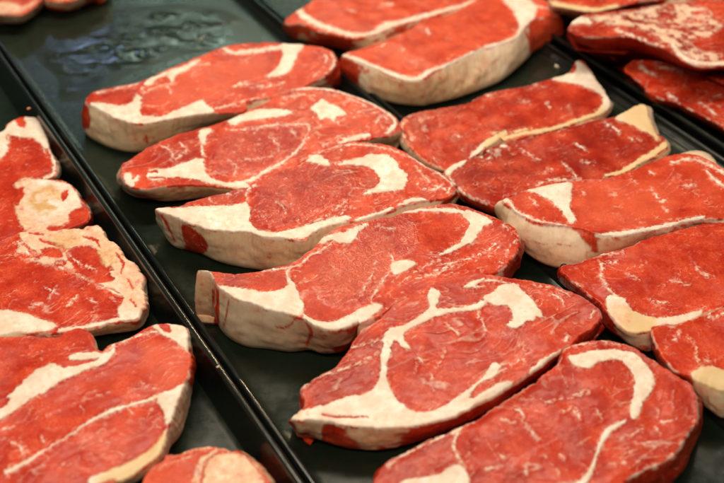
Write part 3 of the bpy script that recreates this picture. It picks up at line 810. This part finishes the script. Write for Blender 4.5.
steak('t_bone_steak', 'T-bone with a knobbly pinkish bone edge facing the rim, middle of the left tray', TB, (.025, 0, .02),
 '''d1 -100,50 0,60 60,36 110,22 150,34 200,26 250,28 292,14 312,30 330,52 350,66 372,92 385,112 412,130 432,162 430,200 440,225/442,245*.6 438,265/440,300*.6 410,295/415,330*.6 350,308/352,342*.7 280,326/285,352*.7 180,338/180,365 60,345 -100,340''',
 '''M d1 40,70 200,84 330,110 370,240 350,250 300,190 180,140 60,110
 F d1 60,38 110,22 200,26 292,15 330,52 372,92 412,130 434,165 438,225 438,280 372,306 356,272 376,240 350,212 296,190 345,182 328,120 288,88 200,84 150,88 110,92 70,66
 P d1 60,30 300,15 440,160 440,290 370,240 330,110 200,84 60,70
 r d1 120,60,8 150,70,10 190,80,8
 r d1 250,50,6 290,60,9 300,80,6
 r d1 350,100,5 370,130,8 365,160,6
 r d1 385,180,8 400,210,6
 r d1 395,240,5 410,260,7
 s d1 200,84,6 210,110,4 240,130,3
 s d1 260,84,6 270,110,4
 r d1 90,40,6 130,45,7
 R d1 200,96 280,82 310,125 340,185 300,186 220,140
 R d1 120,90 180,88 190,110 140,110
 s d1 50,66,8 95,110,9 150,135,7 215,155,8 280,190,8 360,226,7
 F d1 -100,276 0,272 60,276 120,298 178,318 100,340 -100,345
 s d1 178,334,10 280,318,10 350,302,12 390,280,14 374,245,10
 B d1 300,100 335,90 350,120 325,140 305,130
 Y d1 290,90 350,90 350,140 300,140
 B d1 165,62 205,50 230,66 200,82 170,80
 Y d1 160,50 240,50 240,84 160,84
 s d1 145,240,4 162,215,6 175,200,3
 s d1 195,262,3 222,240,5 232,228,4
 s d1 262,236,4 290,250,4
 s d1 140,205,3 175,222,4
 s d1 340,236,3 352,252,3
 s d1 90,260,3 130,250,3
 s d1 200,100,3 240,130,4 290,150,3
 SP d1 180,330 440,240 440,340 180,370''', n=800, rings=70, seed=43, sidefat=.65, tone=.5, flecks=60, soft=1.1, rough=2.2)
steak('t_bone_steak', 'biggest T-bone, with a white seam and a cream fat strip along its right side', TB, (.034, -.03, .05),
 '''d2 -100,45 0,42 80,38 165,42 212,20 250,12 278,38 290,78 312,84 325,72 345,62 400,40 440,20 470,4 510,-2 562,14/568,40*.9 566,60/574,95*.6 576,110/582,150*.1 573,150/580,190*.1 558,182/568,255*.9 538,240/555,310*.9 514,298/538,355*.9 506,335/508,385*.8 490,385/492,420*.9 440,432/445,462*.9 360,480/362,505*.9 260,528 100,580 -100,600''',
 '''F d2 462,8 512,0 562,15 567,88 552,78 535,58 500,38 475,24
 R d2 478,4 508,4 516,26 495,26
 s d2 320,82,8 360,58,7 400,44,6 450,30,6 480,25,5
 F d2 205,103 270,88 332,86 345,70 350,84 315,122 280,136 240,152 182,178 122,214 62,252 0,292 -60,312 -60,268 0,240 50,196 100,150 168,122 190,135 210,125
 R d2 190,118 240,112 300,108 260,122 210,132
 R d2 -20,250 30,225 20,245 -20,262
 s d2 325,95,5 290,118,5 350,70,4
 s d2 470,222,12 440,235,9 400,246,10 350,260,10 280,290,8 200,345,5 120,392,6 80,420,12 20,450,14
 s d2 385,255,5 398,272,5
 F d2 472,222 520,200 560,180 538,240 514,300 504,306 488,258
 s d2 505,320,5 492,340,8 470,378,18 430,410,22 360,446,26 280,478,28
 F d2 340,455 430,404 480,366 500,335 504,372 440,430 360,480
 Y d2 280,500 500,320 505,380 380,490
 s d2 60,350,4 90,410,6
 s d2 240,230,2 250,270,2
 s d2 430,180,3 470,200,4
 s d2 460,300,3 490,320,3
 s d2 0,320,6 40,315,4
 s d2 120,340,3 140,360,3
 s d2 300,350,5 s 0,0,0
 s d2 0,345,3 60,372,6 70,400,6
 t d2 100,300,5 200,250,4 320,210,4 440,180,3
 t d2 180,440,5 280,390,4 400,330,4
 t d2 60,100,4 140,80,4 230,60,3
 t d2 250,180,4 350,130,4 430,100,3
 L d2 430,60 570,80 570,170 470,190
 SF d2 505,200 568,185 570,300 505,390
 SP d2 530,200 570,200 570,340 500,390'''.replace(' s 0,0,0', ' 320,355,4'), seed=45, sidefat=.6, tone=.52, flecks=90, soft=1.0)
steak('raw_steak', 'pale rounded steak at the bottom of the left tray with a white sinew across it', TB, (.028, 0, .03),
 '''e7 205,150/215,180 255,118 262,98 300,96 370,72 430,64 480,67 540,84/545,100 600,110/606,130 650,150/655,170 690,213/700,240 700,262 500,330 250,310 170,225''',
 '''s e7 300,100,10 370,78,10 430,70,10 480,72,9 540,90,10 600,116,10 650,160,10
 s e7 480,72,14 440,100,16 405,140,24 385,213,32
 P e7 250,60 700,60 700,300 250,300
 R e7 230,140 340,110 380,115 350,180 230,213
 s e7 240,150,6 300,130,4 360,110,5
 F e7 440,120 520,90 600,125 660,213 640,300 430,300''', n=700, rings=56, seed=47, sidefat=.5, tone=.85, pink=.85, soft=1.1, flecks=30)

# ---- far end of the central tray
steak('raw_steak', 'blurred pinkish steak in the top left corner of the photo', 'steaks at the far end of the central tray', (.022, 0, 0),
 '''g -60,-30 -60,10/-60,18 -20,14/-20,26 4,14/4,25 20,14/20,24 34,6/34,16 42,-3/42,6 44,-30''',
 '''P g -60,-30 44,-30 44,20 -60,20
 s g -20,8,3 6,9,3 24,8,4 36,0,3
 F g 0,2 16,4 26,10 8,14 -10,14''', n=500, rings=40, seed=51, sidefat=.7, tone=.7, pink=.6, soft=2)
steak('raw_steak', 'blurred reddish steak next to the one in the top left corner of the photo', 'steaks at the far end of the central tray', (.020, 0, 0),
 '''g 42,-30 43,-4/43,5 48,0/48,10 58,2/58,13 74,0/74,11 92,-7/92,3 104,-14 104,-30''',
 '''s g 44,-6,3 60,-2,3 76,-3,3 92,-10,3
 P g 40,-30 104,-30 104,10 40,10''', n=500, rings=40, seed=53, sidefat=.5, tone=.8, pink=.6, soft=2)


# ------------------------------------------------------------------ trays
def rrect(x0, x1, y0, y1, r, z, k=8):
    out = []
    for cx, cy, a0 in ((x1-r, y1-r, 0), (x0+r, y1-r, 90), (x0+r, y0+r, 180), (x1-r, y0+r, 270)):
        for i in range(k+1):
            a = math.radians(a0+90*i/k); out.append((cx+r*math.cos(a), cy+r*math.sin(a), z))
    return out
def loft(rings_, cap_last=False, cap_first=False):
    m = len(rings_[0]); V = np.array([p for r in rings_ for p in r]); F = []
    for i in range(len(rings_)-1):
        for j in range(m): F.append((i*m+j, i*m+(j+1) % m, (i+1)*m+(j+1) % m, (i+1)*m+j))
    return V, F, m
def tray(x0, x1, y0, y1, label, hz=.030, fz=0.0):
    root = empty('display_tray', ((x0+x1)/2, (y0+y1)/2, fz), label, 'tray', 'black trays of steaks')
    loc = root.location[:]; h = hz-fz
    def rr(d, z): return rrect(x0+d, x1-d, y0+d, y1-d, max(.018-d, .006), fz+z)
    V, F, m = loft([rr(.0030, h-.0015), rr(.0036, h*.75), rr(.0046, h*.4), rr(.0060, .0042), rr(.0076, .0012)])
    mesh_obj('wall', V, np.array(F), RIM, root, loc)
    V, F, m = loft([rr(.0076, .0012), rr(.0095, .0003), rr(.0125, .0)])
    nl = len(V); V = np.vstack([V, [[(x0+x1)/2, (y0+y1)/2, fz]]])
    mesh_obj('floor', V, [np.array(F), np.array([(2*m+j, 2*m+(j+1) % m, nl) for j in range(m)])], TRAY, root, loc)
    V, F, m = loft([rr(d, z) for d, z in [(.0034, h-.004), (.0036, h-.001), (.0031, h+.0006), (.0020, h+.0014), (.0006, h+.0014), (-.0006, h+.0006), (-.0008, h-.001), (-.0004, h-.004), (.0012, h-.0045), (.0030, .002), (.0075, -.0016)]])
    mesh_obj('rim', V, np.array(F)[:, ::-1], RIM, root, loc)
    return root
tray(-.075, .1695, .05, 1.25, 'black tray on the left holding T-bone steaks with knobbly bone', .030)
tray(.1790, .4225, .10, 1.30, 'black central tray holding the row of overlapping ribeye steaks', .0135)
tray(.4265, .6130, -.05, 1.15, 'black tray right of the ribeyes holding strip steaks with thick fat edges', .0130, .004)
tray(.6190, .87, .10, 1.20, 'black tray in the top right corner holding stacked dark red steaks', .018)
mesh_obj('shelf', [(-1.5, -1, -.004), (2.5, -1, -.004), (2.5, 3, -.004), (-1.5, 3, -.004)], np.array([[0, 1, 2, 3]]), SHELF)['kind'] = 'structure'

# wet film in the empty end of the central tray
def puddle():
    ol = [(28, 20), (60, 12), (100, 8), (150, 5), (195, 4), (235, 12), (262, 38), (245, 50), (200, 52), (150, 66), (110, 84), (88, 98), (60, 100), (58, 80), (40, 62), (26, 40)]
    P = unp_z(ol, .0006)[:, :2]; P = catmull(P, 420)
    c = P.mean(0); t = np.linspace(0, 1, 130)
    X = c[0]+(P[:, 0]-c[0])[None]*t[:, None]; Y = c[1]+(P[:, 1]-c[1])[None]*t[:, None]
    u = X*RH[0]+Y*RH[1]; w = X*FH[0]+Y*FH[1]
    wu = u+(fbm(u*50, w*50, 3)-.5)*.03; ww = w+(fbm(u*50, w*50, 4)-.5)*.03
    rdg = 1-np.abs(fbm(wu*15, ww*42, 9, 2)-.5)*7
    msk = sstep(.34, .52, fbm(u*16, w*22, 12, 2))*sstep(1, .8, t)[:, None]
    edge = sstep(1, .93, t)[:, None]
    Z = .0001+.0003*sstep(1, .8, t)[:, None]+np.clip(rdg, 0, 1)**1.5*.0010*msk*edge+(fbm(u*60, w*60, 5, 2)-.5)*.0002*edge
    V = np.stack([X, Y, Z], 2).reshape(-1, 3); n = len(P)
    i = np.arange(len(t)-1)[:, None]*n; j = np.arange(n)[None]; j2 = (j+1) % n
    F = np.stack([i+j, i+n+j, i+n+j2, i+j2], 2).reshape(-1, 4)
    m, nt, bs = new_mat('wet_film'); bs.inputs['Base Color'].default_value = (.012, .019, .013, 1)
    bs.inputs['Roughness'].default_value = .22; bs.inputs['Specular IOR Level'].default_value = .5
    co = N(nt, 'ShaderNodeTexCoord').outputs['Object']
    L(nt, mth(nt, 'SUBTRACT', .32, mth(nt, 'MULTIPLY', attr(nt, 'rough'), mrange(nt, noise(nt, co, 60, 3), .35, .65, .20, .04))), bs.inputs['Roughness'])
    loc = (c[0], c[1], 0)
    o = mesh_obj('puddle', V, F, m, None, loc, attrs=dict(rough=np.repeat(sstep(.97, .62, t), n)))
    o['label'] = 'wrinkled wet film of juice in the empty far end of the central tray'; o['category'] = 'puddle'
puddle()

# small scraps
def scrap(x, y, z, r, label, seed, fatv):
    rs = np.random.RandomState(seed); c = unp_z([(x, y)], z)[0]; V = []; F = []; a, b = 10, 14
    for i in range(a+1):
        th = math.pi*i/a
        for j in range(b):
            ph = 2*math.pi*j/b; k = r*(.7+.6*float(vn(np.array([math.cos(ph)*2+seed]), np.array([math.sin(ph)*2+th]))[0]))
            V.append((c[0]+k*1.5*math.sin(th)*math.cos(ph), c[1]+k*math.sin(th)*math.sin(ph), z+r*.5+k*.6*math.cos(th)))
    for i in range(a):
        for j in range(b): F.append((i*b+j, (i+1)*b+j, (i+1)*b+(j+1) % b, i*b+(j+1) % b))
    nV = len(V); f = lambda v: np.full(nV, float(v))
    o = mesh_obj('meat_scrap', V, np.array(F), MEAT, None, (c[0], c[1], z), attrs=dict(fat=f(fatv), tone=f(.5), yellow=f(.2), pink=f(.4), wet=f(.3), bone=f(0), side=f(0)))
    o['label'] = label; o['category'] = 'meat scrap'; o['group'] = 'stray scraps of meat and fat'
scrap(29, 109, .0316, .0011, 'small pinkish scrap on the rim by the far left T-bone', 3, .4)
scrap(86, 185, .012, .0010, 'tiny pale crumb of fat on the left tray wall beside the bone knuckle', 4, 1)
scrap(91, 194, .008, .0008, 'tiny pale crumb below the other crumb near the bone knuckle', 5, 1)
scrap(218, 367, .0316, .0007, 'tiny pale speck on the tray rim beside the big T-bone', 6, 1)

# ------------------------------------------------------------------ camera, light
cd = bpy.data.cameras.new('camera'); co = bpy.data.objects.new('camera', cd); coll.objects.link(co)
from mathutils import Matrix
M = Matrix(((rt[0], up[0], -fw[0], 0), (rt[1], up[1], -fw[1], 0), (rt[2], up[2], -fw[2], CH), (0, 0, 0, 1)))
co.matrix_world = M
cd.sensor_width = 36; cd.lens = FPX/724*36; cd.clip_end = 50; cd.clip_start = .01
cd.dof.use_dof = True; cd.dof.focus_distance = .735; cd.dof.aperture_fstop = 5.6
sc.camera = co

def area(name, loc, target, sx, sy, power, color):
    l = bpy.data.lights.new(name, 'AREA'); l.shape = 'RECTANGLE'; l.size = sx; l.size_y = sy; l.energy = power; l.color = color
    o = bpy.data.objects.new(name, l); coll.objects.link(o); o.location = loc
    from mathutils import Vector
    o.rotation_euler = (Vector(target)-Vector(loc)).to_track_quat('-Z', 'Y').to_euler(); return o
def place(r, f, z): return (CEN[0]+RH[0]*r+FH[0]*f, CEN[1]+RH[1]*r+FH[1]*f, z)
area('case_lamp_main', place(-.05, .36, 1.05), place(0, 0, 0), .9, .12, 11.0, (1, .84, .66))
area('added_glint_light', place(.0, 1.2, .98), place(0, 0, 0), .06, .04, 5.0, (1, .72, .42))  # small source added near the mirror direction for golden glints on wet meat
area('added_front_fill', place(-.1, -.75, 1.1), place(0, 0, 0), 1.0, .2, 8.2, (1, .80, .57))  # soft fill added behind the camera to brighten the near steak sides
area('case_lamp_far', place(-.25, 1.45, .66), place(-.1, .3, 0), .45, .04, .85, (.72, 1, .80))
area('case_lamp_blue', place(-.52, 1.2, .42), place(-.3, .4, 0), .05, .05, .12, (.45, .62, 1))
w = bpy.data.worlds.new('World'); sc.world = w; w.use_nodes = True
w.node_tree.nodes['Background'].inputs[0].default_value = (.66, .90, .72, 1)
w.node_tree.nodes['Background'].inputs[1].default_value = .075
sc.view_settings.view_transform = 'Standard'; sc.view_settings.look = 'None'; sc.view_settings.exposure = 0; sc.view_settings.gamma = 1
sc.render.resolution_x = 1024; sc.render.resolution_y = 683
